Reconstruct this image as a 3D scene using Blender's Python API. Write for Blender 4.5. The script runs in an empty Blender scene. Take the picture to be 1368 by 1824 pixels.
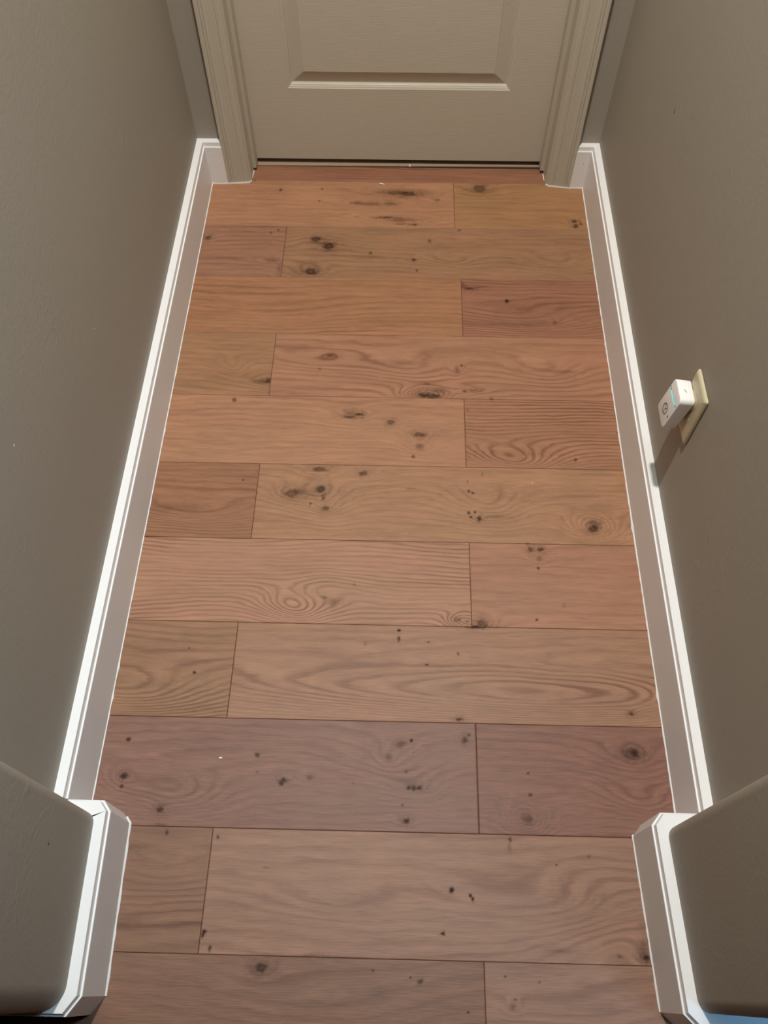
import bpy, bmesh, math, random
import numpy as np
from mathutils import Vector, Matrix

# ------------------------------------------------------------ camera, light, exposure
SC = bpy.context.scene
COL = SC.collection
SC.view_settings.view_transform = 'Standard'
SC.view_settings.look = 'None'
SC.view_settings.gamma = 1.0
SC.view_settings.use_curve_mapping = False
SC.view_settings.exposure = 0.0

CAM_POS = Vector((0.5265, -1.7314, 1.5003))
cam_data = bpy.data.cameras.new('camera')
cam_data.sensor_fit = 'VERTICAL'
cam_data.sensor_height = 36.0
cam_data.lens = 1453.35 * 36.0 / 1824.0
cam_data.clip_start = 0.02
cam = bpy.data.objects.new('camera', cam_data)
COL.objects.link(cam)
rt = Vector((0.99971898, 0.02351269, -0.00301917))
up = Vector((-0.01880036, 0.86397146, 0.50318969))
fw = Vector((-0.01443982, 0.50299152, -0.86417071))
M = Matrix((rt, up, -fw)).transposed().to_4x4()
M.translation = CAM_POS
cam.matrix_world = M
SC.camera = cam

world = bpy.data.worlds.new('world')
SC.world = world
world.use_nodes = True
bg = world.node_tree.nodes['Background']
bg.inputs['Color'].default_value = (0.55, 0.75, 1.0, 1)
bg.inputs['Strength'].default_value = 0.0

CEIL = 3.07

def area_light(name, loc, target, size, power, color, shape='DISK', size_y=None):
    d = bpy.data.lights.new(name, 'AREA')
    d.shape = shape
    d.size = size
    if size_y:
        d.size_y = size_y
    d.energy = power
    d.color = color
    o = bpy.data.objects.new(name, d)
    COL.objects.link(o)
    o.location = loc
    o.rotation_euler = (Vector(target) - Vector(loc)).to_track_quat('-Z', 'Y').to_euler()
    return o

# the hallway's ceiling lamp, an added cool fill that greys the left side, blue daylight by the near right wall
area_light('hall_ceiling_lamp', (0.49, -0.72, CEIL - 0.03), (0.49, -0.72, 0), 0.11, 68.0, (1.0, 0.955, 0.90))
cool = area_light('cool_left_fill', (0.93, -1.30, CEIL - 0.04), (0.02, -1.42, 0.5), 0.20, 3.6, (0.50, 0.78, 1.0))
cool.data.spread = math.radians(64)
day = area_light('room_daylight', (1.75, -2.25, 1.3), (1.30, -1.79, 0.12), 0.35, 0.85, (0.30, 0.62, 1.0))
day.data.spread = math.radians(50)

# ------------------------------------------------------------ helpers
def link(name, me, mats=(), parent=None):
    o = bpy.data.objects.new(name, me)
    COL.objects.link(o)
    for m in mats:
        me.materials.append(m)
    if parent is not None:
        o.parent = parent
    return o

def finish(name, bm, mat, parent=None, smooth=False, angle=None):
    bmesh.ops.recalc_face_normals(bm, faces=bm.faces)
    me = bpy.data.meshes.new(name)
    bm.to_mesh(me)
    bm.free()
    if smooth:
        for p in me.polygons:
            p.use_smooth = True
        if angle is not None:
            try:
                me.set_sharp_from_angle(angle=math.radians(angle))
            except Exception:
                pass
    return link(name, me, [mat] if not isinstance(mat, (list, tuple)) else mat, parent)

def structure(o, label=None):
    o['kind'] = 'structure'
    if label:
        o['label'] = label
    return o

def thing(o, label, cat, group=None):
    o['label'] = label
    o['category'] = cat
    if group:
        o['group'] = group
    return o

def add_box(bm, x0, x1, y0, y1, z0, z1):
    vs = [bm.verts.new((x, y, z)) for z in (z0, z1) for y in (y0, y1) for x in (x0, x1)]
    for f in ((0, 1, 3, 2), (4, 5, 7, 6), (0, 1, 5, 4), (2, 3, 7, 6), (0, 2, 6, 4), (1, 3, 7, 5)):
        bm.faces.new([vs[i] for i in f])

def add_prism(bm, pts, z0, z1):
    a = [bm.verts.new((p[0], p[1], z0)) for p in pts]
    b = [bm.verts.new((p[0], p[1], z1)) for p in pts]
    n = len(pts)
    bm.faces.new(a[::-1])
    bm.faces.new(b)
    for i in range(n):
        j = (i + 1) % n
        bm.faces.new((a[i], a[j], b[j], b[i]))

def rounded(poly, radii, seg=10):
    """polygon corners replaced by arcs of the given radii (0 keeps the corner)"""
    out = []
    n = len(poly)
    for i, (p, r) in enumerate(zip(poly, radii)):
        P = Vector(p)
        if r <= 0:
            out.append(tuple(P))
            continue
        A = (Vector(poly[i - 1]) - P).normalized()
        B = (Vector(poly[(i + 1) % n]) - P).normalized()
        ang = A.angle(B)
        t = r / math.tan(ang / 2)
        c = P + (A + B).normalized() * (r / math.sin(ang / 2))
        s, e = P + A * t - c, P + B * t - c
        tot = s.angle(e)
        for k in range(seg + 1):
            f = k / seg
            v = (s * math.sin((1 - f) * tot) + e * math.sin(f * tot)) / math.sin(tot)
            out.append(tuple(c + v))
    return out

def add_sweep(bm, path, prof, side):
    """profile (offset towards the wall, z) swept along a floor path of the board's
    outer face with mitred corners; side = +1 when the wall is on the left of the path"""
    P = [Vector(p) for p in path]
    n = len(P)
    rows = []
    for i in range(n):
        if i == 0:
            d = (P[1] - P[0]).normalized(); nrm = Vector((-d.y, d.x)) * side; k = 1
        elif i == n - 1:
            d = (P[-1] - P[-2]).normalized(); nrm = Vector((-d.y, d.x)) * side; k = 1
        else:
            d0 = (P[i] - P[i - 1]).normalized(); d1 = (P[i + 1] - P[i]).normalized()
            n0 = Vector((-d0.y, d0.x)) * side; n1 = Vector((-d1.y, d1.x)) * side
            nrm = (n0 + n1).normalized(); k = 1 / max(0.3, nrm.dot(n0))
        rows.append([bm.verts.new((P[i].x + nrm.x * o * k, P[i].y + nrm.y * o * k, z)) for o, z in prof])
    m = len(prof)
    for i in range(n - 1):
        for j in range(m):
            q = (j + 1) % m
            bm.faces.new((rows[i][j], rows[i][q], rows[i + 1][q], rows[i + 1][j]))
    bm.faces.new(rows[0]); bm.faces.new(rows[-1][::-1])

# ------------------------------------------------------------ materials
class NT:
    def __init__(self, name):
        self.m = bpy.data.materials.new(name)
        self.m.use_nodes = True
        self.t = self.m.node_tree
        self.b = self.t.nodes['Principled BSDF']
    def n(self, kind, **kw):
        nd = self.t.nodes.new(kind)
        for k, v in kw.items():
            if k.startswith('i_'):
                key = k[2:]
                key = int(key) if key.isdigit() else key.replace('_', ' ')
                nd.inputs[key].default_value = v
            else:
                setattr(nd, k, v)
        return nd
    def l(self, a, b):
        self.t.links.new(a, b)
    def math(self, op, a, b=None, c=None, clamp=False):
        nd = self.t.nodes.new('ShaderNodeMath'); nd.operation = op; nd.use_clamp = clamp
        for i, v in enumerate((a, b, c)):
            if v is None: continue
            if isinstance(v, (int, float)): nd.inputs[i].default_value = v
            else: self.l(v, nd.inputs[i])
        return nd.outputs[0]
    def mix(self, f, a, b, mode='MIX'):
        nd = self.t.nodes.new('ShaderNodeMix'); nd.data_type = 'RGBA'; nd.blend_type = mode
        for i, v in ((0, f), (6, a), (7, b)):
            if isinstance(v, (int, float)): nd.inputs[i].default_value = v
            elif isinstance(v, tuple): nd.inputs[i].default_value = v + (1,) if len(v) == 3 else v
            else: self.l(v, nd.inputs[i])
        return nd.outputs[2]

def paint(name, col, rough, bump=0.0, scale=60, detail=4, var=0.03, spots=(), stretch=(1, 1, 1), spec=0.4, trowel=False):
    t = NT(name)
    g = t.n('ShaderNodeNewGeometry')
    mp = t.n('ShaderNodeMapping'); mp.inputs['Scale'].default_value = stretch
    t.l(g.outputs['Position'], mp.inputs['Vector'])
    lo = t.n('ShaderNodeTexNoise'); lo.inputs['Scale'].default_value = 3.0; lo.inputs['Detail'].default_value = 3
    t.l(g.outputs['Position'], lo.inputs['Vector'])
    c = t.mix(lo.outputs['Fac'], tuple(x * (1 - var) for x in col), tuple(x * (1 + var) for x in col))
    for (p, r, sc) in spots:
        d = t.n('ShaderNodeVectorMath', operation='DISTANCE'); d.inputs[1].default_value = p
        t.l(g.outputs['Position'], d.inputs[0])
        f = t.math('LESS_THAN', d.outputs['Value'], r)
        c = t.mix(f, c, sc)
    t.l(c, t.b.inputs['Base Color'])
    t.b.inputs['Roughness'].default_value = rough
    t.b.inputs['Specular IOR Level'].default_value = spec
    if bump > 0:
        nz = t.n('ShaderNodeTexNoise'); nz.inputs['Scale'].default_value = scale; nz.inputs['Detail'].default_value = detail
        t.l(mp.outputs['Vector'], nz.inputs['Vector'])
        h = nz.outputs['Fac']
        if trowel:
            n2 = t.n('ShaderNodeTexNoise'); n2.inputs['Scale'].default_value = 26; n2.inputs['Detail'].default_value = 5
            n2.inputs['Distortion'].default_value = 1.2
            t.l(g.outputs['Position'], n2.inputs['Vector'])
            n3 = t.n('ShaderNodeTexNoise'); n3.inputs['Scale'].default_value = 4.0
            t.l(g.outputs['Position'], n3.inputs['Vector'])
            mask = t.math('MULTIPLY', t.math('SUBTRACT', n3.outputs['Fac'], 0.52), 6.0, clamp=True)
            ridge = t.math('MULTIPLY', t.math('SUBTRACT', n2.outputs['Fac'], 0.55), 7.0, clamp=True)
            h = t.math('ADD', h, t.math('MULTIPLY', t.math('MULTIPLY', ridge, mask), 0.8))
        b = t.n('ShaderNodeBump'); b.inputs['Strength'].default_value = 1.0; b.inputs['Distance'].default_value = bump
        t.l(h, b.inputs['Height'])
        t.l(b.outputs['Normal'], t.b.inputs['Normal'])
    return t.m

WALL_C = (0.320, 0.292, 0.242)
DARK = (0.05, 0.035, 0.02); PALE = (0.75, 0.70, 0.60)
M_WALL = paint('greige wall paint', WALL_C, 0.62, 0.0004, 140, 3, 0.03, trowel=True, spots=[
    ((1.046, -0.2689, 0.5321), 0.0028, DARK), ((1.046, -0.2665, 0.5375), 0.0020, DARK),
    ((-0.0206, -1.075, 0.5425), 0.0022, PALE), ((-0.0206, -0.7224, 0.4022), 0.0016, PALE),
    ((0.056, -1.5711, 0.2951), 0.0022, DARK)])
M_TRIM = paint('white semi gloss trim paint', (0.78, 0.775, 0.765), 0.36, 0.00015, 90, 2, 0.015, spots=[
    ((0.018, 0.187, 0.086), 0.0011, DARK), ((0.020, 0.187, 0.055), 0.0008, DARK), ((1.012, 0.187, 0.078), 0.0011, DARK)])
M_CAULK = paint('white caulk', (0.86, 0.85, 0.83), 0.5, 0.0003, 300, 2, 0.02)
M_DOOR = paint('cream door paint', (0.49, 0.445, 0.36), 0.33, 0.00035, 60, 5, 0.02, spots=[((0.770 + 0.0035 * k, 0.2785, 0.1605 - 0.0004 * k), 0.0009, (0.25, 0.2, 0.14)) for k in range(6)], stretch=(0.35, 1, 9))
M_DOOR_V = paint('cream casing paint', (0.47, 0.43, 0.345), 0.40, 0.0003, 55, 5, 0.03, stretch=(8, 8, 0.35))
M_CEIL = paint('white ceiling paint', (0.8, 0.78, 0.74), 0.8, 0.0004, 120, 3)
M_PLATE = paint('ivory wall plate plastic', (0.52, 0.46, 0.30), 0.35, 0, 50)
M_RECEPT = paint('ivory receptacle plastic', (0.46, 0.40, 0.25), 0.4, 0, 50)
M_WHITE = paint('white device plastic', (0.80, 0.79, 0.78), 0.33, 0, 50, var=0.005)
M_GREY = paint('grey printed mark', (0.16, 0.15, 0.145), 0.5, 0, 50)
M_SLOT = paint('dark slot', (0.02, 0.03, 0.03), 0.5, 0, 50)
M_STEEL = paint('steel screw', (0.55, 0.5, 0.42), 0.35, 0, 50)
M_STRIP = paint('bare tan wood strip', (0.34, 0.25, 0.165), 0.6, 0.0003, 80, 4, 0.12, stretch=(0.5, 6, 6))
M_CHIP = paint('white paint chip', (0.85, 0.82, 0.76), 0.6, 0, 50)
em = NT('teal status light')
em.b.inputs['Base Color'].default_value = (0.05, 0.5, 0.5, 1)
em.b.inputs['Emission Color'].default_value = (0.10, 0.86, 0.80, 1)
em.b.inputs['Emission Strength'].default_value = 0.85
M_TEAL = em.m

def wood_material():
    t = NT('oak plank')
    a = t.n('ShaderNodeAttribute', attribute_name='grain')
    tone = t.n('ShaderNodeAttribute', attribute_name='tone')
    sp = t.n('ShaderNodeSeparateColor')
    t.l(a.outputs['Color'], sp.inputs['Color'])
    G, stain, ringamt = sp.outputs[0], sp.outputs[1], sp.outputs[2]
    pore_amt = a.outputs['Alpha']
    g = t.n('ShaderNodeNewGeometry')
    # fine fibre noise stretched along the board, following the grain
    warp = t.n('ShaderNodeCombineXYZ')
    sx = t.n('ShaderNodeSeparateXYZ'); t.l(g.outputs['Position'], sx.inputs[0])
    t.l(t.math('MULTIPLY', sx.outputs[0], 9.0), warp.inputs[0])
    t.l(t.math('MULTIPLY', G, 1.9), warp.inputs[1])
    t.l(t.math('MULTIPLY', sx.outputs[1], 60.0), warp.inputs[2])
    fib = t.n('ShaderNodeTexNoise'); fib.inputs['Scale'].default_value = 1.0; fib.inputs['Detail'].default_value = 5; fib.inputs['Roughness'].default_value = 0.65
    t.l(warp.outputs[0], fib.inputs['Vector'])
    mp = t.n('ShaderNodeMapping'); mp.inputs['Scale'].default_value = (28, 520, 1)
    t.l(g.outputs['Position'], mp.inputs['Vector'])
    pore = t.n('ShaderNodeTexNoise'); pore.inputs['Scale'].default_value = 1.0; pore.inputs['Detail'].default_value = 3
    t.l(mp.outputs['Vector'], pore.inputs['Vector'])
    # growth rings: soft pale early wood, thin dark late wood
    s = t.math('SINE', t.math('MULTIPLY', t.math('ADD', G, t.math('MULTIPLY', fib.outputs['Fac'], 0.55)), 6.2831853))
    ring = t.math('MULTIPLY_ADD', s, 0.5, 0.5)
    ring = t.math('POWER', ring, 2.6)
    ring = t.math('MULTIPLY', ring, ringamt)
    lo = t.n('ShaderNodeTexNoise'); lo.inputs['Scale'].default_value = 1.0; lo.inputs['Detail'].default_value = 4
    m2 = t.n('ShaderNodeMapping'); m2.inputs['Scale'].default_value = (5, 24, 1)
    t.l(g.outputs['Position'], m2.inputs['Vector']); t.l(m2.outputs['Vector'], lo.inputs['Vector'])
    c = tone.outputs['Color']
    lum = t.math('MULTIPLY_ADD', t.math('SUBTRACT', lo.outputs['Fac'], 0.5), 0.42, 1.03)
    lum = t.math('MULTIPLY_ADD', t.math('SUBTRACT', fib.outputs['Fac'], 0.5), 0.75, lum)
    lum = t.math('MULTIPLY_ADD', t.math('MULTIPLY', t.math('SUBTRACT', pore.outputs['Fac'], 0.5), pore_amt), 0.85, lum)
    lc = t.n('ShaderNodeCombineColor')
    for i in range(3): t.l(lum, lc.inputs[i])
    c = t.mix(1.0, c, lc.outputs[0], 'MULTIPLY')
    c = t.mix(ring, c, t.mix(1.0, c, (0.60, 0.52, 0.49), 'MULTIPLY'))
    # slow drift between yellow-tan and pink-brown
    n3 = t.n('ShaderNodeTexNoise'); n3.inputs['Scale'].default_value = 1.0
    m3 = t.n('ShaderNodeMapping'); m3.inputs['Scale'].default_value = (3.5, 15, 1); m3.inputs['Location'].default_value = (7, 3, 0)
    t.l(g.outputs['Position'], m3.inputs['Vector']); t.l(m3.outputs['Vector'], n3.inputs['Vector'])
    c = t.mix(1.0, c, t.mix(n3.outputs['Fac'], (1.03, 0.975, 0.985), (0.965, 1.025, 0.985)), 'MULTIPLY')
    # knots and specks
    c = t.mix(stain, c, (0.018, 0.011, 0.008))
    t.l(c, t.b.inputs['Base Color'])
    t.l(t.math('MULTIPLY_ADD', lo.outputs['Fac'], 0.12, 0.46), t.b.inputs['Roughness'])
    t.l(t.math('MULTIPLY_ADD', stain, -0.24, 0.27), t.b.inputs['Specular IOR Level'])
    b = t.n('ShaderNodeBump'); b.inputs['Distance'].default_value = 0.00022; b.inputs['Strength'].default_value = 1.0
    h = t.math('SUBTRACT', t.math('MULTIPLY', pore.outputs['Fac'], 1.0), t.math('MULTIPLY', ring, 0.8))
    t.l(h, b.inputs['Height']); t.l(b.outputs['Normal'], t.b.inputs['Normal'])
    return t.m
M_WOOD = wood_material()
M_GAP = paint('dark plank joint', (0.03, 0.017, 0.012), 0.9, 0, 50)

# ------------------------------------------------------------ floor: oak planks laid across the hall
# knots, specks and streaks in the boards: x, y, half length, half width, depth
KNOTS = [
    (0.0148, -0.0271, 0.006, 0.0053, 0.8), (0.3023, -0.0277, 0.0134, 0.0096, 0.9), (0.3379, -0.0525, 0.0147, 0.0127, 0.98), (0.2956, -0.1461, 0.0144, 0.0121, 0.92), (0.3628, -0.4268, 0.008, 0.0044, 0.8),
    (0.3392, -0.4689, 0.004, 0.0035, 0.4), (0.2057, -0.5091, 0.0198, 0.0085, 0.5), (0.2214, -0.507, 0.0066, 0.0067, 0.85), (0.4195, -0.5997, 0.0193, 0.0128, 0.4), (0.4389, -0.6009, 0.0077, 0.0032, 0.8),
    (0.4161, -0.6093, 0.0103, 0.0024, 0.8), (0.5112, -0.6216, 0.0076, 0.0064, 0.75), (0.5763, -0.6546, 0.0127, 0.0062, 0.75), (0.5776, -0.6868, 0.01, 0.0076, 0.65), (0.5627, -0.7143, 0.0038, 0.003, 0.7),
    (0.1488, -0.565, 0.0039, 0.0049, 0.7), (0.3572, -0.7529, 0.0123, 0.0059, 0.8), (0.5608, -0.1, 0.0044, 0.0041, 0.85), (0.5689, -0.1375, 0.0029, 0.004, 0.7), (0.4486, -0.0766, 0.0029, 0.0041, 0.7),
    (0.4426, -0.0942, 0.0365, 0.0062, 0.3), (0.5399, -0.4474, 0.0334, 0.0086, 0.3), (0.5852, -0.541, 0.0157, 0.0066, 0.6), (0.0848, -0.1014, 0.073, 0.0063, 0.22), (0.1982, -0.1094, 0.0219, 0.0082, 0.4),
    (0.2139, -0.1376, 0.0043, 0.0183, 0.35), (0.1998, 0.0046, 0.003, 0.0043, 0.6), (0.1811, -0.0044, 0.003, 0.0043, 0.6), (0.4934, 0.0609, 0.0303, 0.0033, 0.6), (0.524, 0.0351, 0.0151, 0.0043, 0.6),
    (0.5631, 0.0336, 0.006, 0.0044, 0.6), (0.5131, 0.1611, 0.0386, 0.0069, 0.7), (0.544, 0.1547, 0.0232, 0.0081, 0.8), (0.4464, 0.1138, 0.0383, 0.0068, 0.6), (0.4985, 0.1149, 0.0183, 0.0068, 0.6),
    (0.4049, 0.1164, 0.0184, 0.0046, 0.5), (0.4738, 0.0583, 0.0272, 0.0033, 0.6), (0.5253, 0.0505, 0.0377, 0.0066, 0.6), (0.5556, 0.0335, 0.018, 0.0044, 0.6), (0.1916, 0.1664, 0.0047, 0.0046, 0.7),
    (0.3064, 0.1709, 0.0031, 0.0047, 0.6), (0.3017, 0.1224, 0.0031, 0.0045, 0.6), (0.1161, 0.2049, 0.0031, 0.0047, 0.5), (0.7409, 0.1818, 0.0171, 0.0141, 0.75), (0.6241, 0.131, 0.0092, 0.0069, 0.5),
    (0.989, 0.0542, 0.006, 0.0055, 0.9), (0.9926, 0.0368, 0.006, 0.0065, 0.9), (1.0075, 0.0447, 0.003, 0.0044, 0.7), (0.6019, -0.0302, 0.0044, 0.0063, 0.6), (0.6813, 0.0142, 0.0044, 0.0044, 0.6),
    (0.6998, -0.1994, 0.0114, 0.0039, 0.7), (0.6868, -0.182, 0.0028, 0.0039, 0.6), (0.7941, -0.2401, 0.0035, 0.0048, 0.95), (0.909, -0.3092, 0.0055, 0.0056, 0.5), (0.665, -0.4655, 0.0053, 0.0086, 0.5),
    (0.676, -0.4515, 0.0026, 0.0035, 0.7), (0.6819, -0.5291, 0.0052, 0.005, 0.6), (0.7042, -0.5269, 0.013, 0.0041, 0.4), (0.5938, -0.5093, 0.0105, 0.0025, 0.6), (0.6022, -0.5448, 0.0169, 0.0066, 0.9),
    (0.58, -0.5411, 0.0105, 0.0049, 0.5), (0.6205, -0.5287, 0.0183, 0.005, 0.4), (0.7424, -0.5492, 0.0039, 0.0049, 0.6), (0.6869, -0.5828, 0.0039, 0.0032, 0.5), (1.0239, -0.6404, 0.0025, 0.0031, 0.7),
    (0.9216, -0.7156, 0.0027, 0.003, 0.8), (0.7865, -0.3191, 0.1102, 0.0055, 0.25), (0.7967, -0.2572, 0.0839, 0.0153, 0.15), (0.9115, -0.4654, 0.053, 0.0051, 0.3), (0.3017, -0.8157, 0.0146, 0.0086, 0.7),
    (0.3629, -0.8049, 0.0085, 0.0071, 0.85), (0.3709, -0.8261, 0.0036, 0.0043, 0.7), (0.3767, -0.8525, 0.0072, 0.0055, 0.8), (0.4549, -0.761, 0.0098, 0.0051, 0.8), (0.3318, -0.8113, 0.0303, 0.0071, 0.2),
    (0.4042, -1.0682, 0.0134, 0.0098, 0.4), (0.3867, -1.0588, 0.0068, 0.0025, 0.6), (0.1926, -0.7842, 0.0024, 0.0022, 0.7), (0.1473, -1.2209, 0.0027, 0.0022, 0.9), (0.1307, -1.1726, 0.0022, 0.0017, 0.7),
    (0.4724, -1.1558, 0.0033, 0.0035, 0.4), (0.4452, -1.029, 0.0023, 0.0025, 0.6), (0.3435, -0.8407, 0.0024, 0.0028, 0.7), (0.0769, -0.8577, 0.06, 0.0099, 0.25), (0.3475, -0.7736, 0.0245, 0.0059, 0.15),
    (0.5571, -0.7979, 0.0122, 0.0022, 0.4), (0.6827, -0.8023, 0.0027, 0.0029, 0.8), (0.6915, -0.8064, 0.0027, 0.0029, 0.8), (0.6817, -0.8556, 0.0026, 0.0028, 0.8), (0.6948, -0.8548, 0.0026, 0.0028, 0.8),
    (0.6861, -0.8665, 0.003, 0.0027, 0.8), (0.7038, -0.8703, 0.0047, 0.0049, 0.85), (0.7408, -0.8653, 0.0261, 0.0041, 0.3), (0.947, -0.8772, 0.0118, 0.0082, 0.6), (0.9414, -0.8909, 0.0083, 0.0068, 0.85),
    (0.9413, -0.8868, 0.0177, 0.0164, 0.25), (0.8069, -0.9417, 0.0058, 0.0053, 0.8), (0.8278, -0.9412, 0.0058, 0.0039, 0.8), (0.802, -0.9286, 0.0035, 0.0026, 0.6), (0.824, -0.9621, 0.0069, 0.0052, 0.5),
    (0.8201, -0.9841, 0.0023, 0.0026, 0.8), (0.5375, -1.1263, 0.0038, 0.0029, 0.95), (0.5377, -1.1439, 0.0022, 0.0047, 0.8), (0.5946, -1.1496, 0.0022, 0.0018, 0.8), (0.652, -1.1713, 0.0016, 0.0035, 0.7),
    (0.5912, -1.1953, 0.0033, 0.0017, 0.8), (0.6513, -1.1013, 0.0067, 0.0042, 0.65), (0.6712, -1.1044, 0.0055, 0.0029, 0.65), (0.6998, -1.1074, 0.01, 0.0072, 0.75), (0.6847, -1.116, 0.0154, 0.003, 0.85),
    (0.8087, -1.0978, 0.0027, 0.0024, 0.8), (0.8652, -1.0653, 0.0045, 0.0061, 0.25), (0.6502, -1.2993, 0.0052, 0.0027, 0.8), (0.9716, -1.2815, 0.0042, 0.0032, 0.8), (0.6815, -0.7779, 0.0018, 0.0028, 0.6),
    (0.7138, -0.7598, 0.0019, 0.0043, 0.5), (0.0444, -1.3503, 0.0036, 0.0031, 0.85), (0.0485, -1.4154, 0.0056, 0.004, 0.85), (0.0475, -1.4335, 0.003, 0.003, 0.8), (0.1223, -1.4713, 0.0059, 0.0048, 0.9),
    (0.2834, -1.3739, 0.003, 0.003, 0.7), (0.2868, -1.4031, 0.0025, 0.002, 0.5), (0.3349, -1.4157, 0.0045, 0.0034, 0.8), (0.3315, -1.4226, 0.003, 0.0029, 0.8), (0.3809, -1.4117, 0.006, 0.0039, 0.5),
    (0.4595, -1.4187, 0.002, 0.002, 0.5), (0.1269, -1.4964, 0.0118, 0.0023, 0.5), (0.2237, -1.6645, 0.0019, 0.0041, 0.9), (0.2258, -1.6595, 0.0028, 0.002, 0.9), (0.2379, -1.6844, 0.0013, 0.0032, 0.8),
    (0.2296, -1.5142, 0.0019, 0.0027, 0.8), (0.1401, -1.509, 0.002, 0.0037, 0.7), (0.3187, -1.5614, 0.0077, 0.001, 0.4), (0.4003, -1.6902, 0.0181, 0.0012, 0.5), (0.3248, -1.7094, 0.0072, 0.0055, 0.8),
    (0.3229, -1.7079, 0.018, 0.0111, 0.22), (0.5039, -1.7092, 0.0015, 0.0014, 0.8), (0.0954, -1.5328, 0.029, 0.0046, 0.22), (0.0969, -1.6469, 0.0277, 0.0102, 0.2), (0.5437, -1.3477, 0.0092, 0.0072, 0.6),
    (0.5631, -1.3411, 0.0026, 0.0026, 0.9), (0.521, -1.3719, 0.0061, 0.007, 0.45), (0.5673, -1.3618, 0.0021, 0.002, 0.6), (0.6606, -1.3374, 0.0042, 0.0052, 0.7), (0.6681, -1.328, 0.0021, 0.0021, 0.7),
    (0.554, -1.3966, 0.003, 0.003, 0.6), (0.5587, -1.4246, 0.004, 0.0029, 0.75), (0.5677, -1.4244, 0.0039, 0.0039, 0.75), (0.5776, -1.4242, 0.0035, 0.0034, 0.8), (0.5657, -1.424, 0.0159, 0.0058, 0.25),
    (0.5481, -1.454, 0.0014, 0.0014, 0.7), (0.5548, -1.481, 0.0049, 0.0037, 0.85), (0.9612, -1.3548, 0.0153, 0.0112, 0.6), (0.9683, -1.3547, 0.0051, 0.0051, 0.75), (0.9632, -1.3548, 0.0265, 0.0163, 0.2),
    (0.7728, -1.3939, 0.0022, 0.0019, 0.8), (0.7743, -1.4317, 0.0029, 0.0024, 0.7), (0.7661, -1.4715, 0.0098, 0.0084, 0.45), (0.7716, -1.4723, 0.0029, 0.0037, 0.3), (0.7345, -1.5071, 0.0019, 0.0036, 0.7),
    (0.7319, -1.519, 0.0029, 0.0064, 0.4), (0.6324, -1.588, 0.0038, 0.0043, 1), (0.6632, -1.5967, 0.0021, 0.0025, 1), (0.6668, -1.6009, 0.0021, 0.0026, 1), (0.6166, -1.6537, 0.0027, 0.0021, 1),
    (0.8669, -1.5319, 0.0029, 0.0026, 0.5), (0.8105, -1.5453, 0.0016, 0.0015, 0.8), (0.9014, -1.6801, 0.0037, 0.0024, 0.6), (0.9408, -1.676, 0.0091, 0.013, 0.5), (0.9447, -1.6807, 0.0054, 0.0032, 0.9),
    (0.5638, -1.7176, 0.0015, 0.0013, 0.9), (0.5795, -1.7225, 0.0036, 0.0027, 0.7), (0.6547, -1.7624, 0.0015, 0.0013, 0.9), (0.7255, -1.754, 0.0044, 0.0046, 0.5), (0.73, -1.7437, 0.0018, 0.0011, 0.7),
    (0.7694, -1.719, 0.0015, 0.0013, 0.9), (0.7153, -1.7125, 0.0013, 0.0012, 0.8), (0.8062, -1.6743, 0.0163, 0.004, 0.3), (0.9445, -1.6354, 0.011, 0.0167, 0.2),
]
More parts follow.
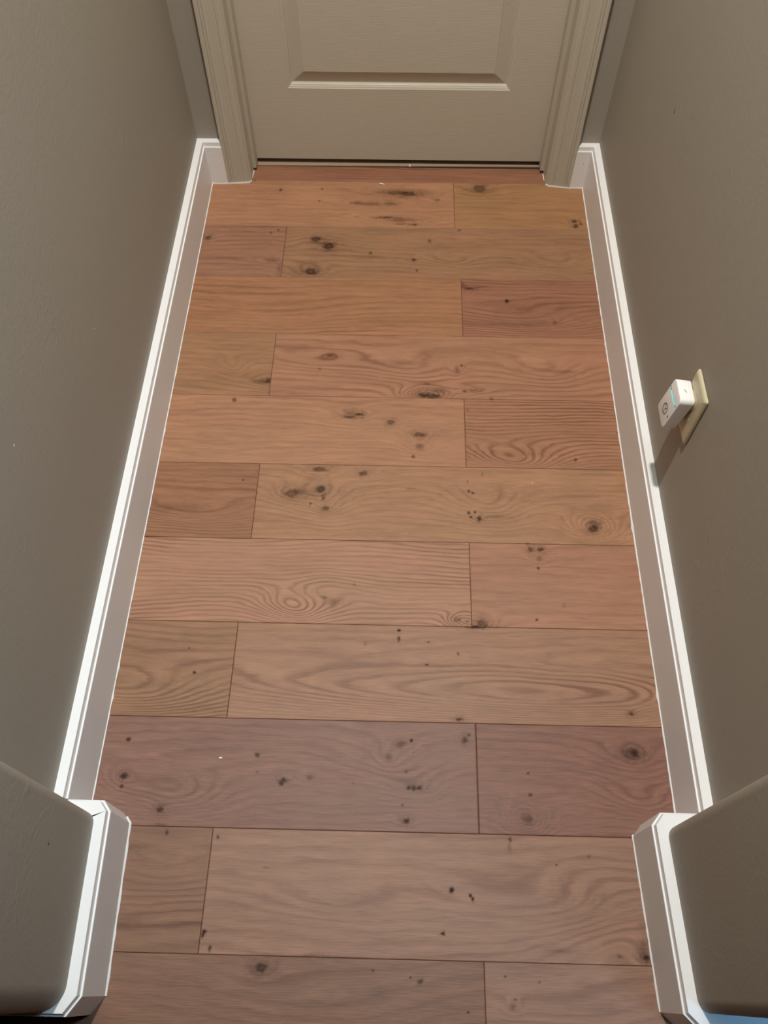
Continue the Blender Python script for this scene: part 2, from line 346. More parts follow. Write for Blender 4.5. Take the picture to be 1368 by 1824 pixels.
SWIRLS = [
    (0.9305, -0.0905, 0.0654, 0.0292, 1.8), (0.6584, -0.096, 0.0582, 0.0207, 1.2), (0.8673, -0.4544, 0.093, 0.0454, 2.2), (0.7811, -0.7156, 0.093, 0.0425, 3), (0.1298, -0.4595, 0.0348, 0.028, 1.6),
    (0.211, -0.5089, 0.0396, 0.0203, -1), (0.2956, -0.1461, 0.0577, 0.0326, -1.2), (0.3379, -0.0525, 0.059, 0.0341, -1.4), (0.2984, -0.0363, 0.0444, 0.03, -1), (0.3621, -0.4268, 0.0538, 0.0141, -0.8),
    (0.4273, -0.6011, 0.0462, 0.0289, 1.6), (0.6022, -0.5439, 0.065, 0.0265, 1.4), (0.5763, -0.6715, 0.0327, 0.0309, 1), (0.3661, -0.8163, 0.0605, 0.049, 3), (0.3017, -0.8148, 0.0363, 0.0229, 1.8),
    (0.7164, -0.82, 0.0747, 0.0486, 3.4), (0.9439, -0.8841, 0.0531, 0.0359, 2), (0.4042, -1.0682, 0.0617, 0.0446, -3), (0.325, -1.0773, 0.056, 0.032, 2.6), (0.0053, -1.2451, 0.1599, 0.0521, 4.5),
    (0.5487, -1.2449, 0.4449, 0.0442, 4), (0.7921, -1.2438, 0.2114, 0.0398, 4), (0.9502, -1.2435, 0.095, 0.0332, 2), (0.1323, -1.4339, 0.0899, 0.0395, 3), (0.0496, -1.4212, 0.0402, 0.0239, 1.6),
    (0.5297, -1.3677, 0.0814, 0.0511, 2.5), (0.9632, -1.3548, 0.0712, 0.0391, 2.6), (0.7657, -1.4715, 0.0392, 0.0283, 1.6), (0.5677, -1.4239, 0.0399, 0.0194, 1), (0.3248, -1.7094, 0.0541, 0.027, 2),
    (0.9435, -1.6759, 0.1359, 0.092, -5), (0.7772, -1.5975, 0.1496, 0.0433, 2), (0.1538, -1.5775, 0.0855, 0.0537, 3), (0.0889, -0.8574, 0.1439, 0.0368, 2.5), (0.7409, 0.1818, 0.062, 0.0283, 1.2),
    (0.5025, 0.1447, 0.1387, 0.0465, 1), (0.8299, -0.2848, 0.1527, 0.0456, 2.2), (0.6928, -0.221, 0.0848, 0.0391, 1), (0.6799, -1.1078, 0.0443, 0.0239, 1), (0.3252, -0.4398, 0.1207, 0.0282, 1.5),
    (0.5399, -0.4526, 0.1068, 0.0418, 2), (0.1867, -0.2602, 0.1966, 0.0583, 1.5), (0.1922, -1.6447, 0.0926, 0.0511, -2.5), (0.4403, -1.6053, 0.1124, 0.0344, 1.5), (0.532, 0.2634, 0.1898, 0.0244, 2),
    (0.4125, -1.7507, 0.1595, 0.0465, 2), (0.8022, -1.7416, 0.1416, 0.031, 2), (0.9672, -1.4311, 0.0594, 0.0293, 1.5),
]

# row edges (y), then boards of each row: (x0, x1, srgb tone, rings per metre, ring strength, pore strength)
E = [0.2676, 0.2045, 0.0215, -0.1665, -0.3600, -0.5510, -0.7400, -0.9278, -1.1155, -1.3065, -1.4990, -1.6925, -1.8830]
XL, XR = -0.03, 1.056
ROWS = [
    [(0.1000, 0.9300, (150, 104, 80), 85, .55, .5)],
    [(XL, 0.6698, (172, 125, 94), 45, .25, .5), (0.6698, XR, (164, 121, 85), 40, .25, .4)],
    [(XL, 0.2208, (156, 113, 89), 55, .45, .6), (0.2208, XR, (154, 114, 85), 60, .35, .7)],
    [(XL, 0.6818, (162, 115, 84), 60, .40, .7), (0.6818, XR, (152, 105, 82), 90, .60, .6)],
    [(XL, 0.2268, (158, 117, 86), 60, .35, .5), (0.2268, XR, (166, 119, 92), 45, .45, .5)],
    [(XL, 0.6794, (169, 123, 94), 60, .25, .6), (0.6794, XR, (161, 115, 87), 120, .85, .5)],
    [(XL, 0.2249, (150, 106, 78), 75, .55, .7), (0.2249, XR, (164, 121, 91), 60, .28, .7)],
    [(XL, 0.6803, (169, 125, 99), 100, .85, .5), (0.6803, XR, (163, 117, 92), 50, .30, .6)],
    [(XL, 0.2197, (149, 110, 83), 80, .65, .7), (0.2197, XR, (158, 117, 92), 65, .50, .7)],
    [(XL, 0.6814, (135, 98, 83), 60, .30, .9), (0.6814, XR, (134, 93, 77), 60, .35, 1.0)],
    [(XL, 0.2196, (139, 102, 81), 45, .50, .6), (0.2196, XR, (152, 114, 93), 45, .35, .6)],
    [(XL, 0.6821, (134, 98, 79), 50, .25, .8), (0.6821, XR, (149, 112, 92), 45, .25, .7)],
]

def lin(c):
    return [((x / 255 + 0.055) / 1.055) ** 2.4 if x > 10 else x / 255 / 12.92 for x in c]

rng = np.random.default_rng(11)
def smooth_noise(X, Y, sx, sy, seed):
    r = np.random.default_rng(seed)
    n = 64
    tab = r.uniform(-1, 1, (n, n))
    u = X / sx + 17.3; v = Y / sy + 9.1
    iu = np.floor(u).astype(int); iv = np.floor(v).astype(int)
    fu = u - iu; fv = v - iv
    fu = fu * fu * (3 - 2 * fu); fv = fv * fv * (3 - 2 * fv)
    a = tab[iu % n, iv % n]; b = tab[(iu + 1) % n, iv % n]; c = tab[iu % n, (iv + 1) % n]; d = tab[(iu + 1) % n, (iv + 1) % n]
    return (a * (1 - fu) + b * fu) * (1 - fv) + (c * (1 - fu) + d * fu) * fv

def board_fields(X, Y, freq, ra, pa, seed, x0, x1, y0, y1):
    warp = 0.011 * smooth_noise(X, Y, 0.26, 0.09, seed) + 0.0026 * smooth_noise(X, Y, 0.09, 0.03, seed + 1) + 0.0006 * smooth_noise(X, Y, 0.035, 0.01, seed + 2)
    G = freq * (Y + warp) + 0.12 * smooth_noise(X, Y, 0.03, 0.006, seed + 7)
    amt = ra * np.clip(0.75 + 0.7 * smooth_noise(X, Y, 0.25, 0.035, seed + 3), 0.15, 1.4)
    stain = np.zeros_like(X)
    for (sx, sy, rx, ry, n) in SWIRLS:
        if not (x0 - 0.01 < sx < x1 + 0.01 and y0 - 0.01 < sy < y1 + 0.01):
            continue
        d2 = ((X - sx) / rx) ** 2 + ((Y - sy + 0.15 * ry * np.sin((X - sx) / rx * 2)) / ry) ** 2
        w = np.exp(-d2)
        G = G * (1 - 0.55 * w) + G.mean() * 0.55 * w + n * 1.25 * np.exp(-0.8 * d2)
        amt = amt * (1 + 0.45 * w) + 0.10 * w
    wob = 1 + 0.30 * smooth_noise(X, Y, 0.004, 0.003, seed + 4) + 0.22 * smooth_noise(X, Y, 0.0105, 0.008, seed + 5)
    for (kx, ky, rx, ry, s) in KNOTS:
        if not (x0 - 0.004 < kx < x1 + 0.004 and y0 - 0.006 < ky < y1 + 0.006):
            continue
        sel = (np.abs(X - kx) < 4 * rx + 0.004) & (np.abs(Y - ky) < 4 * ry + 0.004)
        if not sel.any():
            continue
        rx2, ry2 = max(rx, 0.0016), max(ry, 0.0014)
        d = np.sqrt(((X - kx) / rx2) ** 2 + ((Y - ky) / ry2) ** 2) * wob
        core = s * np.exp(-(d ** 2) * (1.0 if s < 0.7 else 0.9))
        if s >= 0.7:
            core = np.maximum(core, s * np.clip(1.45 - d, 0, 1) ** 0.5)
            if rx > 0.004:
                core = np.maximum(core, 0.28 * np.exp(-(d / 2.2) ** 2))
        if rx > 0.0055 and s > 0.55 and ry > 0.004:
            core = core * (1 - 0.25 * (0.5 + 0.5 * np.sin(d * 7)))
        stain = 1 - (1 - stain) * (1 - np.clip(np.where(sel, core, 0), 0, 0.97))
        if rx > 0.004 and ry > 0.003 and s > 0.3:
            w = np.exp(-((X - kx) / (3.2 * rx2)) ** 2 - ((Y - ky) / (2.6 * ry2)) ** 2)
            G = G + 1.3 * w
    return G, stain, amt, np.full_like(X, pa)

VS, FS, GR, TN = [], [], [], []
base = 0
def board(x0, x1, y0, y1, tone, freq, ra, pa, seed, dx, dy):
    """one plank with eased edges, appended to the floor mesh"""
    global base
    g = 0.00028
    x0 += g; x1 -= g; y0 += g; y1 -= g
    e = 0.0005
    xs = np.concatenate([[x0, x0 + e], np.arange(x0 + e + dx, x1 - e - dx * .5, dx), [x1 - e, x1]])
    ys = np.concatenate([[y0, y0 + e], np.arange(y0 + e + dy, y1 - e - dy * .5, dy), [y1 - e, y1]])
    X, Y = np.meshgrid(xs, ys, indexing='ij')
    Z = np.zeros_like(X)
    Z[0, :] = Z[-1, :] = -0.0012; Z[:, 0] = Z[:, -1] = -0.0010
    G, S, A, P = board_fields(X, Y, freq, ra, pa, seed, x0, x1, y0, y1)
    nx, ny = X.shape
    idx = np.arange(nx * ny).reshape(nx, ny) + base
    FS.append(np.stack([idx[:-1, :-1], idx[1:, :-1], idx[1:, 1:], idx[:-1, 1:]], -1).reshape(-1, 4))
    VS.append(np.stack([X, Y, Z], -1).reshape(-1, 3))
    GR.append(np.stack([G, S, A, P], -1).reshape(-1, 4))
    t = lin(tone)
    TN.append(np.tile(np.array(t + [1.0]) * np.array([TK, TK, TK, 1.0]), (nx * ny, 1)))
    base += nx * ny

TK = 0.80
DX, DY = 0.0018, 0.0011
for k, row in enumerate(ROWS):
    for q, (x0, x1, tone, fr, ra, pa) in enumerate(row):
        board(x0, x1, E[k + 1], E[k], tone, fr, ra, pa, 100 + 20 * k + 7 * q, DX, DY)
# the same boards carry on into the room behind the camera, left and right of the opening
y1 = -1.6925
for k in range(6):
    y0 = y1 - 0.1905
    off = -1.2 if k % 2 else -0.72
    xs = [-1.3, off + 0.02, off + 0.5, XL] + [] if k == 0 else None
    if k == 0:
        spans = [(-1.3, -0.5), (-0.5, XL), (XR, 1.6), (1.6, 2.2)]
    else:
        a = 0.22 if k % 2 else 0.682
        spans = [(-1.3, a - 0.9), (a - 0.9, a), (a, a + 0.9), (a + 0.9, 2.2)]
    for q, (x0, x1) in enumerate(spans):
        board(x0, x1, y0, y1, [(140, 102, 80), (132, 94, 76), (150, 112, 90)][(k + q) % 3], 55, .35, .6, 700 + 13 * k + q, 0.01, 0.004)
    y1 = y0
nwood = sum(len(f) for f in FS)
# sub-floor seen only down the joints
sub = []
def sub_rect(x0, x1, y0, y1, z):
    global base
    VS.append(np.array([[x0, y0, z], [x1, y0, z], [x1, y1, z], [x0, y1, z]]))
    FS.append(np.array([[0, 1, 2, 3]]) + base)
    GR.append(np.zeros((4, 4))); TN.append(np.ones((4, 4)) * 0.02)
    base += 4
sub_rect(-0.12, 1.15, -1.7, 0.9, -0.0016)
sub_rect(-1.4, 2.3, -2.9, -1.7, -0.0016)
V = np.concatenate(VS); F = np.concatenate(FS); GRA = np.concatenate(GR); TNA = np.concatenate(TN)
me = bpy.data.meshes.new('floor')
me.vertices.add(len(V)); me.vertices.foreach_set('co', V.astype(np.float32).ravel())
me.loops.add(F.size); me.loops.foreach_set('vertex_index', F.astype(np.int32).ravel())
me.polygons.add(len(F)); me.polygons.foreach_set('loop_start', np.arange(0, F.size, 4, dtype=np.int32))
mi = np.zeros(len(F), dtype=np.int32); mi[nwood:] = 1
me.polygons.foreach_set('material_index', mi)
me.update(calc_edges=True)
at = me.attributes.new('grain', 'FLOAT_COLOR', 'POINT'); at.data.foreach_set('color', GRA.astype(np.float32).ravel())
at = me.attributes.new('tone', 'FLOAT_COLOR', 'POINT'); at.data.foreach_set('color', TNA.astype(np.float32).ravel())
me.validate()
floor = link('floor', me, [M_WOOD, M_GAP])
structure(floor, 'knotty oak plank floor laid across the hallway')

# ------------------------------------------------------------ walls and ceiling
BT, BH = 0.0206, 0.1268
WL, WR = -BT, 1.0253 + BT
YB = 0.207
bm = bmesh.new(); add_box(bm, WL - 0.11, WL, -1.56, YB + 0.12, -0.002, CEIL)
structure(finish('wall_left', bm, M_WALL), 'greige painted left wall of the hallway')
bm = bmesh.new(); add_box(bm, WR, WR + 0.11, -1.56, YB + 0.12, -0.002, CEIL)
structure(finish('wall_right', bm, M_WALL), 'greige painted right wall of the hallway')
DW0, DW1, DH = 0.0895, 0.9400, 2.055
bm = bmesh.new()
add_box(bm, WL, DW0, YB, YB + 0.12, -0.002, CEIL)
add_box(bm, DW1, WR, YB, YB + 0.12, -0.002, CEIL)
add_box(bm, DW0, DW1, YB, YB + 0.12, DH, CEIL)
structure(finish('wall_back', bm, M_WALL), 'greige end wall around the door')

YF = -1.4986; YN = -1.774
JL0, JL1 = (0.0529, YF), (0.0609, YN)
YNR = -1.7535
JR0, JR1 = (0.9665, YF), (0.9755, YNR)
R0 = 0.019
bm = bmesh.new()
add_prism(bm, rounded([(WL - 0.06, YF), JL0, JL1, (-1.3, YN), (-1.3, YF)], [0, R0, 0.034, 0, 0]), -0.002, CEIL)
structure(finish('wall_near_left', bm, M_WALL, smooth=True, angle=25), 'near left wall end with rounded corners beside the opening')
bm = bmesh.new()
add_prism(bm, rounded([(WR + 0.06, YF), JR0, JR1, (2.2, YNR), (2.2, YF)], [0, R0, R0, 0, 0]), -0.002, CEIL)
structure(finish('wall_near_right', bm, M_WALL, smooth=True, angle=25), 'near right wall end with rounded corners beside the opening')
bm = bmesh.new(); add_box(bm, 0.03, 1.0, YNR + 0.002, YF - 0.002, 2.13, CEIL)
structure(finish('wall_near_header', bm, M_WALL), 'wall above the hallway opening')
bm = bmesh.new(); add_box(bm, WL - 0.11, WR + 0.11, YN, YB + 0.12, CEIL, CEIL + 0.05)
structure(finish('ceiling', bm, M_CEIL), 'white hallway ceiling')

# ------------------------------------------------------------ baseboards
PROF = [(BT, 0.0), (0.0, 0.0), (0.0, 0.1128), (0.0002, 0.1140), (0.0006, 0.1146), (0.0011, 0.1146), (0.0017, 0.1136), (0.0031, 0.1137),
        (0.0037, 0.1160), (0.0039, 0.1200), (0.0041, 0.1250), (0.0043, 0.1264), (0.0048, BH), (BT, BH)]
PROF_N = [(o + (0.010 if o == BT else 0), z) for o, z in PROF]
CP = [(0.0012, 0.0), (-0.0016, 0.0), (-0.0014, 0.0012), (0.0, 0.0024), (0.0012, 0.0024)]

def caulk_bead(path, side, parent, w=1.0, seed=0):
    """ragged bead of caulk where a board meets the floor"""
    r = random.Random(seed)
    pts = []
    for a, b in zip(path[:-1], path[1:]):
        a, b = Vector(a), Vector(b)
        n = max(1, int((b - a).length / 0.012))
        for k in range(n):
            pts.append(a.lerp(b, k / n))
    pts.append(Vector(path[-1]))
    bm = bmesh.new()
    rows = []
    for i, p in enumerate(pts):
        d = (pts[min(i + 1, len(pts) - 1)] - pts[max(i - 1, 0)]).normalized()
        n = Vector((-d.y, d.x)) * side
        s = w * r.uniform(0.75, 1.3)
        if r.random() < 0.03: s *= 1.7
        rows.append([bm.verts.new((p.x + n.x * o * (s if o < 0 else 1), p.y + n.y * o * (s if o < 0 else 1), z * (s if z > 0.002 else 1) + 0.0001)) for o, z in CP])
    m = len(CP)
    for i in range(len(rows) - 1):
        for j in range(m):
            q = (j + 1) % m
            bm.faces.new((rows[i][j], rows[i][q], rows[i + 1][q], rows[i + 1][j]))
    bm.faces.new(rows[0]); bm.faces.new(rows[-1][::-1])
    return finish('caulk_bead', bm, M_CAULK, parent)

def baseboard(name, path, side, label, bead=True, w=1.0, beadpath=None, seed=1):
    bm = bmesh.new(); add_sweep(bm, path, PROF_N if 'near' in name else PROF, side)
    o = structure(finish(name, bm, M_TRIM), label)
    if bead:
        caulk_bead(beadpath or path, side, o, w, seed)
    return o

YE = 0.1866
CXL, CXR = 0.0443, 0.9885
baseboard('baseboard_left', [(CXL, YE), (0.0, YE), (0.0, -1.4778)], -1, 'long white baseboard along the left wall', beadpath=[(0.0, YE), (0.0, -1.4778)], w=0.9, seed=3)
baseboard('baseboard_right', [(CXR, YE), (1.0253, YE), (1.0253, -1.4758)], 1, 'long white baseboard along the right wall below the outlet', beadpath=[(1.0253, YE), (1.0253, -1.4758)], w=1.15, seed=4)
baseboard('baseboard_near_left', [(BT + WL, -1.4785), (0.0600, -1.4785), (0.0738, -1.4955), (0.0815, -1.7540), (0.0630, -1.7800), (-1.2, -1.7830)], -1,
          'white baseboard wrapping the near left wall end', beadpath=[(0.066, -1.4855), (0.0738, -1.4955), (0.0815, -1.7540)], w=1.5, seed=5)
baseboard('baseboard_near_right', [(1.0253, -1.4770), (0.9625, -1.4770), (0.9459, -1.4968), (0.9553, -1.7553), (0.9735, -1.7735), (2.1, -1.7745)], 1,
          'white baseboard wrapping the near right wall end', beadpath=[(0.9475, -1.495), (0.9459, -1.4968), (0.9553, -1.7553)], w=1.25, seed=6)

# ------------------------------------------------------------ door, jamb and casings
def casing_profile(xo, xi, sgn):
    """plan of the moulded casing from its outer edge inwards"""
    w = abs(xi - xo)
    rel = [(0, .207), (0, .1885), (.02, .1868), (.11, .1868), (.14, .1885), (.16, .1905), (.20, .1890), (.24, .1890), (.27, .1908),
           (.31, .1896), (.36, .1898), (.40, .1915), (.55, .1925), (.70, .1930), (.73, .1945), (.76, .1934), (.86, .1936), (.93, .1948),
           (.98, .1975), (1.0, .2005), (1.0, .207)]
    return [(xo + sgn * r * w, y) for r, y in rel]
bm = bmesh.new(); add_prism(bm, casing_profile(0.0435, 0.1045, 1), 0.0008, 2.11)
o = structure(finish('trim_1', bm, M_DOOR_V), 'cream moulded door casing on the left of the door')
caulk_bead([(0.0, YE + 0.0004), (0.044, YE + 0.0006), (0.100, 0.1925), (0.1065, 0.1985), (0.1090, 0.2200), (0.1105, 0.2420)], -1, o, 1.6, 9)
bm = bmesh.new(); add_prism(bm, casing_profile(0.9895, 0.9275, -1)[::-1], 0.0008, 2.11)
o = structure(finish('trim_2', bm, M_DOOR_V), 'cream moulded door casing on the right of the door')
caulk_bead([(1.0253, YE + 0.0004), (0.988, YE + 0.0006), (0.9330, 0.1935), (0.9245, 0.2010), (0.9215, 0.2200), (0.9195, 0.2440)], 1, o, 1.4, 10)
bm = bmesh.new(); add_box(bm, 0.0435, 0.9895, 0.189, 0.207, 2.045, 2.11)
structure(finish('trim_3', bm, M_DOOR_V), 'cream casing across the top of the door')

JX0, JX1, SX0, SX1 = 0.1090, 0.9215, 0.1178, 0.9110
bm = bmesh.new()
add_box(bm, DW0, JX0, 0.2005, 0.327, 0.0008, 2.036)
add_box(bm, JX0, SX0, 0.2455, 0.2765, 0.010, 2.026)
structure(finish('trim_4', bm, M_DOOR_V), 'cream left door jamb with its stop')
bm = bmesh.new()
add_box(bm, JX1, DW1, 0.2005, 0.327, 0.0008, 2.036)
add_box(bm, SX1, JX1, 0.2475, 0.2765, 0.010, 2.026)
structure(finish('trim_5', bm, M_DOOR_V), 'cream right door jamb with its stop')
bm = bmesh.new()
add_box(bm, JX0, JX1, 0.2005, 0.327, 2.036, 2.054)
structure(finish('trim_6', bm, M_DOOR_V), 'cream head jamb')

# door slab with two moulded panels
DY0 = 0.2785
def door_mesh():
    bm = bmesh.new()
    x0, x1, z0, z1 = 0.1115, 0.9185, 0.0165, 2.033
    panels = [(0.2260, 0.8010, 0.2245, 0.93), (0.2260, 0.8010, 1.06, 1.91)]
    # stiles and rails as quads around the panels
    xs = [x0, 0.2260, 0.8010, x1]
    zs = [z0, 0.2245, 0.93, 1.06, 1.91, z1]
    vv = {(i, j): bm.verts.new((x, DY0, z)) for i, x in enumerate(xs) for j, z in enumerate(zs)}
    holes = {(1, 1), (1, 3)}
    for i in range(3):
        for j in range(5):
            if (i, j) in holes: continue
            bm.faces.new((vv[i, j], vv[i + 1, j], vv[i + 1, j + 1], vv[i, j + 1]))
    prof = [(0.0, 0.0), (0.0007, 0.0014), (0.0030, 0.0024), (0.0045, 0.0030), (0.0052, 0.0052), (0.0075, 0.0062), (0.0092, 0.0078), (0.0108, 0.0115),
            (0.0125, 0.0118), (0.0420, 0.0022), (0.0440, 0.0012), (0.0450, 0.0010)]
    for (i, j) in holes:
        prev = [vv[i, j], vv[i + 1, j], vv[i + 1, j + 1], vv[i, j + 1]]
        a, b, c, d = prev[0].co.copy(), prev[1].co.copy(), prev[2].co.copy(), prev[3].co.copy()
        for (ins, dep) in prof[1:]:
            cur = [bm.verts.new((p.x + ins * sx, DY0 + dep, p.z + ins * sz)) for p, sx, sz in ((a, 1, 1), (b, -1, 1), (c, -1, -1), (d, 1, -1))]
            for k in range(4):
                q = (k + 1) % 4
                bm.faces.new((prev[k], prev[q], cur[q], cur[k]))
            prev = cur
        bm.faces.new(prev)
    # edges and back
    t = 0.035
    bk = {k: bm.verts.new((v.co.x, DY0 + t, v.co.z)) for k, v in vv.items() if k[0] in (0, 3) or k[1] in (0, 5)}
    ring = [(i, 0) for i in range(4)] + [(3, j) for j in range(1, 6)] + [(i, 5) for i in (2, 1, 0)] + [(0, j) for j in (4, 3, 2, 1)]
    for k in range(len(ring)):
        p, q = ring[k], ring[(k + 1) % len(ring)]
        bm.faces.new((vv[p], vv[q], bk[q], bk[p]))
    bm.faces.new([bk[k] for k in ring])
    return bm
structure(finish('door_1', door_mesh(), M_DOOR), 'cream panelled door at the end of the hallway')

# tan wood strip under the door, a dark joint in front of it
bm = bmesh.new()
pts = [(0.1100, 0.2690), (0.9205, 0.2765), (0.9205, 0.3500), (0.1100, 0.3500)]
add_prism(bm, pts, -0.0012, 0.0010)
structure(finish('trim_7', bm, M_STRIP), 'bare tan wood strip under the door')
# little step of the last board up to the strip
bm = bmesh.new(); add_box(bm, DW0, DW1, 0.327, 0.9, -0.002, -0.0005)
structure(finish('floor_beyond', bm, M_GAP), 'dark floor behind the door')

# ------------------------------------------------------------ wall outlet and plug-in bridge on the right wall
PX = WR
def empty(name, loc):
    o = bpy.data.objects.new(name, None); COL.objects.link(o); o.location = loc; o.empty_display_size = 0.02
    return o

PY0, PY1, PZ0, PZ1 = -0.8775, -0.8025, 0.2925, 0.4145
PCY, PCZ = (PY0 + PY1) / 2, (PZ0 + PZ1) / 2
outlet = empty('wall_outlet', (PX, PCY, PCZ))
thing(outlet, 'ivory duplex outlet with cover plate on the right wall, behind the white plug-in', 'outlet')

def local(bm, origin):
    bmesh.ops.translate(bm, verts=bm.verts, vec=-Vector(origin))

def rrect(cy, cz, hy, hz, r, seg=6):
    pts = []
    for sy, sz, a0 in ((1, 1, 0), (-1, 1, 90), (-1, -1, 180), (1, -1, 270)):
        for k in range(seg + 1):
            a = math.radians(a0 + 90 * k / seg)
            pts.append((cy + sy * (hy - r) + r * math.cos(a), cz + sz * (hz - r) + r * math.sin(a)))
    return pts

def loft(bm, loops, cap0=True, cap1=True):
    rows = [[bm.verts.new(p) for p in lp] for lp in loops]
    n = len(rows[0])
    for a, b in zip(rows[:-1], rows[1:]):
        for i in range(n):
            j = (i + 1) % n
            bm.faces.new((a[i], a[j], b[j], b[i]))
    if cap0: bm.faces.new(rows[0][::-1])
    if cap1: bm.faces.new(rows[-1])

bm = bmesh.new()
hy, hz = (PY1 - PY0) / 2, (PZ1 - PZ0) / 2
loft(bm, [[(PX - d, y, z) for y, z in rrect(PCY, PCZ, hy - i, hz - i, max(0.0012, 0.0035 - i * .4))] for i, d in
          ((0.0025, 0.0), (0.0025, 0.0012), (0.0, 0.0014), (0.0, 0.0034), (0.0008, 0.0050), (0.0030, 0.0068), (0.0060, 0.0075), (0.0075, 0.0076))])
local(bm, (PX, PCY, PCZ))
finish('cover_plate', bm, M_PLATE, outlet, smooth=True, angle=40)
for zc in (PCZ + 0.0195, PCZ - 0.0195):
    bm = bmesh.new()
    pts = []
    for k in range(40):
        a = 2 * math.pi * k / 40
        y = 0.0172 * math.cos(a); z = 0.0172 * math.sin(a)
        z = max(-0.0142, min(0.0142, z))
        pts.append((y, z))
    loft(bm, [[(PX - 0.0070, PCY + y, zc + z) for y, z in pts], [(PX - 0.0084, PCY + y, zc + z) for y, z in pts], [(PX - 0.0088, PCY + y * .95, zc + z * .95) for y, z in pts]])
    local(bm, (PX, PCY, PCZ))
    r = finish('receptacle', bm, M_RECEPT, outlet, smooth=True, angle=40)
    bm = bmesh.new()
    for dy_, h_ in ((-0.0062, 0.0042), (0.0062, 0.0034)):
        add_box(bm, PX - 0.0090, PX - 0.0087, PCY + dy_ - .0007, PCY + dy_ + .0007, zc + 0.0015 - h_, zc + 0.0015 + h_)
    add_box(bm, PX - 0.0090, PX - 0.0087, PCY - .0021, PCY + .0021, zc - .0098, zc - .0062)
    local(bm, (PX, PCY, PCZ))
    s = finish('contact_slots', bm, M_SLOT, r)
bm = bmesh.new()
bmesh.ops.create_uvsphere(bm, u_segments=16, v_segments=8, radius=0.0033)
bmesh.ops.scale(bm, verts=bm.verts, vec=(0.35, 1, 1))
bmesh.ops.translate(bm, verts=bm.verts, vec=(-0.0074, 0, 0))
finish('screw', bm, M_STEEL, outlet, smooth=True)

# the bridge: a soft-cornered box that hangs tilted out from the plate, wedge shaped
DCY = -0.8265; DHW = 0.0268
front_top, front_bot = Vector((1.0110, 0.3870)), Vector((1.0010, 0.3075))      # x, z
back_top, back_bot = Vector((1.0378, 0.3830)), Vector((1.0235, 0.3035))
dev_o = Vector((1.0385, DCY, 0.345))
bridge = empty('plug_in_bridge', dev_o)
thing(bridge, 'small white plug-in smart lock bridge with teal light, plugged into the ivory outlet', 'smart plug')
def dpt(s, t, y):
    """s: 0 front .. 1 back, t: -1 bottom .. 1 top, y across"""
    f = (1 + t) / 2
    a = front_bot.lerp(front_top, f); b = back_bot.lerp(back_top, f)
    p = a.lerp(b, s)
    return Vector((p.x, DCY + y, p.y))
HZ = 0.040
def dloop(s, inset, r):
    return [tuple(dpt(s, z / HZ, y) - dev_o) for y, z in rrect(0, 0, DHW - inset, HZ - inset, max(r - inset, 0.002), 10)]
bm = bmesh.new()
loft(bm, [dloop(0.0, 0.0016, 0.009), dloop(0.012, 0.0008, 0.009), dloop(0.035, 0.0002, 0.009), dloop(0.07, 0.0, 0.009), dloop(0.5, 0.0, 0.009), dloop(0.95, 0.0, 0.009), dloop(0.98, 0.0005, 0.009), dloop(1.0, 0.0014, 0.009)])
finish('housing', bm, M_WHITE, bridge, smooth=True, angle=50)
# light slot: a shallow arc across the face
def face_pt(y, t, lift):
    p = dpt(0.0, t, y)
    nrm = Vector((front_top.y - front_bot.y, 0, -(front_top.x - front_bot.x))).normalized()
    return p - Vector((nrm.x, 0, nrm.z)) * lift - dev_o
def arc_band(name, y0, y1, t0, width, lift, mat, sag=0.10, n=16, parent=bridge):
    bm = bmesh.new()
    top, bot = [], []
    for k in range(n + 1):
        y = y0 + (y1 - y0) * k / n
        tt = t0 - sag * (1 - (y / DHW) ** 2)
        top.append((y, tt + width)); bot.append((y, tt - width))
    ring = top + bot[::-1]
    loft(bm, [[tuple(face_pt(y, t, -0.0006)) for y, t in ring], [tuple(face_pt(y, t, lift)) for y, t in ring]])
    return finish(name, bm, mat, parent)
arc_band('light_slot', -DHW * 0.90, DHW * 0.90, 0.50, 0.030, 0.0001, M_SLOT)
arc_band('status_light', -DHW * 0.66, DHW * 0.60, 0.50, 0.026, 0.0003, M_TEAL)
for yy in (-0.80, 0.78):
    arc_band('light_dot', DHW * (yy - .03), DHW * (yy + .03), 0.50, 0.020, 0.0003, M_TEAL, n=3)
# round emblem with a slanted stroke
def ring_mesh(cy, ct, ry, rw, lift):
    bm = bmesh.new()
    n = 36
    o_, i_ = [], []
    for k in range(n):
        a = 2 * math.pi * k / n
        o_.append(bm.verts.new(face_pt(cy + ry * math.cos(a), ct + ry / HZ * math.sin(a), lift)))
        i_.append(bm.verts.new(face_pt(cy + (ry - rw) * math.cos(a), ct + (ry - rw) / HZ * math.sin(a), lift)))
    for k in range(n):
        q = (k + 1) % n
        bm.faces.new((o_[k], o_[q], i_[q], i_[k]))
    ex = bmesh.ops.extrude_face_region(bm, geom=bm.faces[:])
    vs = [v for v in ex['geom'] if isinstance(v, bmesh.types.BMVert)]
    bmesh.ops.translate(bm, verts=vs, vec=(0.0006, 0, 0))
    return bm
emb_y, emb_t = 0.000, -0.38
bm = ring_mesh(emb_y, emb_t, 0.0108, 0.0027, 0.00025)
emblem = finish('emblem', bm, M_GREY, bridge)
def stroke(bm, a, b, w):
    a, b = Vector(a), Vector(b)
    d = (b - a).normalized(); n = Vector((-d.y, d.x)) * w / 2
    ring = [a + n, a - n, b - n, b + n]
    loft(bm, [[tuple(face_pt(emb_y + p.x, emb_t + p.y / HZ, -0.0003)) for p in ring], [tuple(face_pt(emb_y + p.x, emb_t + p.y / HZ, 0.0003)) for p in ring]])
bm = bmesh.new()
stroke(bm, (0.0050, 0.0062), (-0.0002, -0.0008), 0.0016)
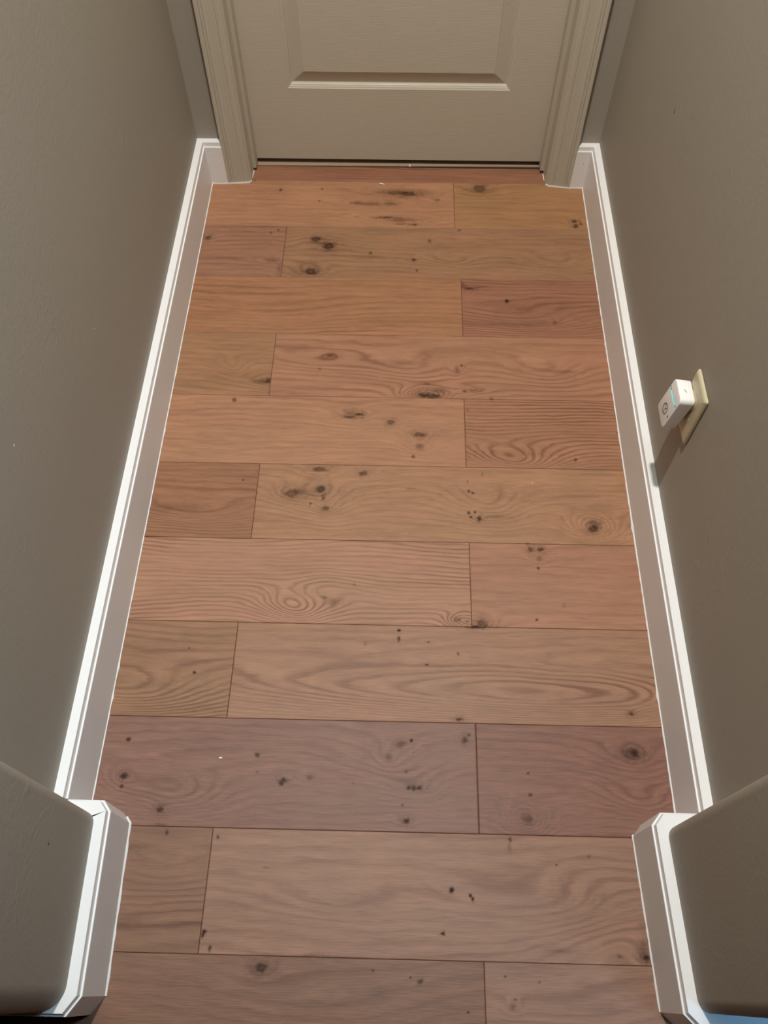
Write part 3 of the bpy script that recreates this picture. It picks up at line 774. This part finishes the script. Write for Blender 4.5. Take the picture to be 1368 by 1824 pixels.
stroke(bm, (-0.0046, 0.0060), (-0.0002, -0.0008), 0.0016)
stroke(bm, (-0.0002, -0.0004), (-0.0014, -0.0080), 0.0016)
finish('emblem_letter', bm, M_GREY, emblem)
# small recessed button low on the near side of the face, and the reset notch on top
bm = bmesh.new()
loft(bm, [[tuple(face_pt(-0.0205 + 0.0024 * math.cos(2 * math.pi * k / 16), -0.30 + 0.0024 / HZ * math.sin(2 * math.pi * k / 16), l)) for k in range(16)] for l in (-0.0004, 0.0005)])
finish('button', bm, M_GREY, bridge, smooth=True, angle=40)
bm = bmesh.new()
pa = dpt(0.40, 1.0, 0.001) - dev_o; pb = dpt(0.52, 1.0, -0.006) - dev_o
d = (pb - pa).normalized(); n = d.cross(Vector((0, 0, 1))).normalized() * 0.0006
loft(bm, [[tuple(pa + n + Vector((0, 0, z))), tuple(pa - n + Vector((0, 0, z))), tuple(pb - n + Vector((0, 0, z))), tuple(pb + n + Vector((0, 0, z)))] for z in (-0.0005, 0.0002)])
finish('reset_notch', bm, M_GREY, bridge)
# two plug blades reach into the outlet
bm = bmesh.new()
for dy_ in (-0.0062, 0.0062):
    add_box(bm, 1.0300, 1.0400, DCY - 0.004 + dy_ - 0.0007, DCY - 0.004 + dy_ + 0.0007, 0.368, 0.3745)
local(bm, dev_o)
finish('plug_blades', bm, M_STEEL, bridge)

# ------------------------------------------------------------ loose chips on the floor
def small_chip(name, pts, loc, rot, h, mat, label, cat, group=None):
    bm = bmesh.new()
    a = [bm.verts.new((x, y, 0)) for x, y in pts]
    b = [bm.verts.new((x * .8, y * .8, h * (1 + .5 * math.sin(i * 2.1)))) for i, (x, y) in enumerate(pts)]
    n = len(pts)
    bm.faces.new(a[::-1]); bm.faces.new(b)
    for i in range(n):
        j = (i + 1) % n
        bm.faces.new((a[i], a[j], b[j], b[i]))
    o = finish(name, bm, mat)
    o.location = loc
    o.rotation_euler = (0, 0, rot)
    thing(o, label, cat, group)
    return o
small_chip('caulk_curl', [(-.007, .001), (-.002, .0026), (.003, .0012), (.0075, -.0022), (.0065, -.0034), (.001, -.0008), (-.005, -.0008)], (0.4704, 0.1965, 0.0001), 0.0, 0.0012, M_CHIP,
           'white curl of dried caulk on the first full board before the door', 'debris')
small_chip('drywall_crumb', [(-.003, -.002), (.001, -.0035), (.0032, .0), (.001, .0045), (-.0022, .0025)], (0.5478, 0.2722, 0.0012), 0.4, 0.0035, M_CHIP,
           'pale crumb lying against the tan strip under the door', 'debris')
small_chip('plaster_grain', [(-.0035, -.0012), (.002, -.0016), (.0038, .0006), (.0002, .0018), (-.003, .0012)], (0.2177, -1.3798, 0.0001), 0.1, 0.0012, M_CHIP,
           'oblong white plaster grain on the dark reddish board', 'debris')
small_chip('plaster_speck', [(-.0014, -.001), (.0012, -.0014), (.0016, .0008), (-.0004, .0015)], (0.8215, -0.7778, 0.0001), 0.3, 0.001, M_CHIP,
           'tiny white plaster speck on the board beside the outlet wall', 'debris')
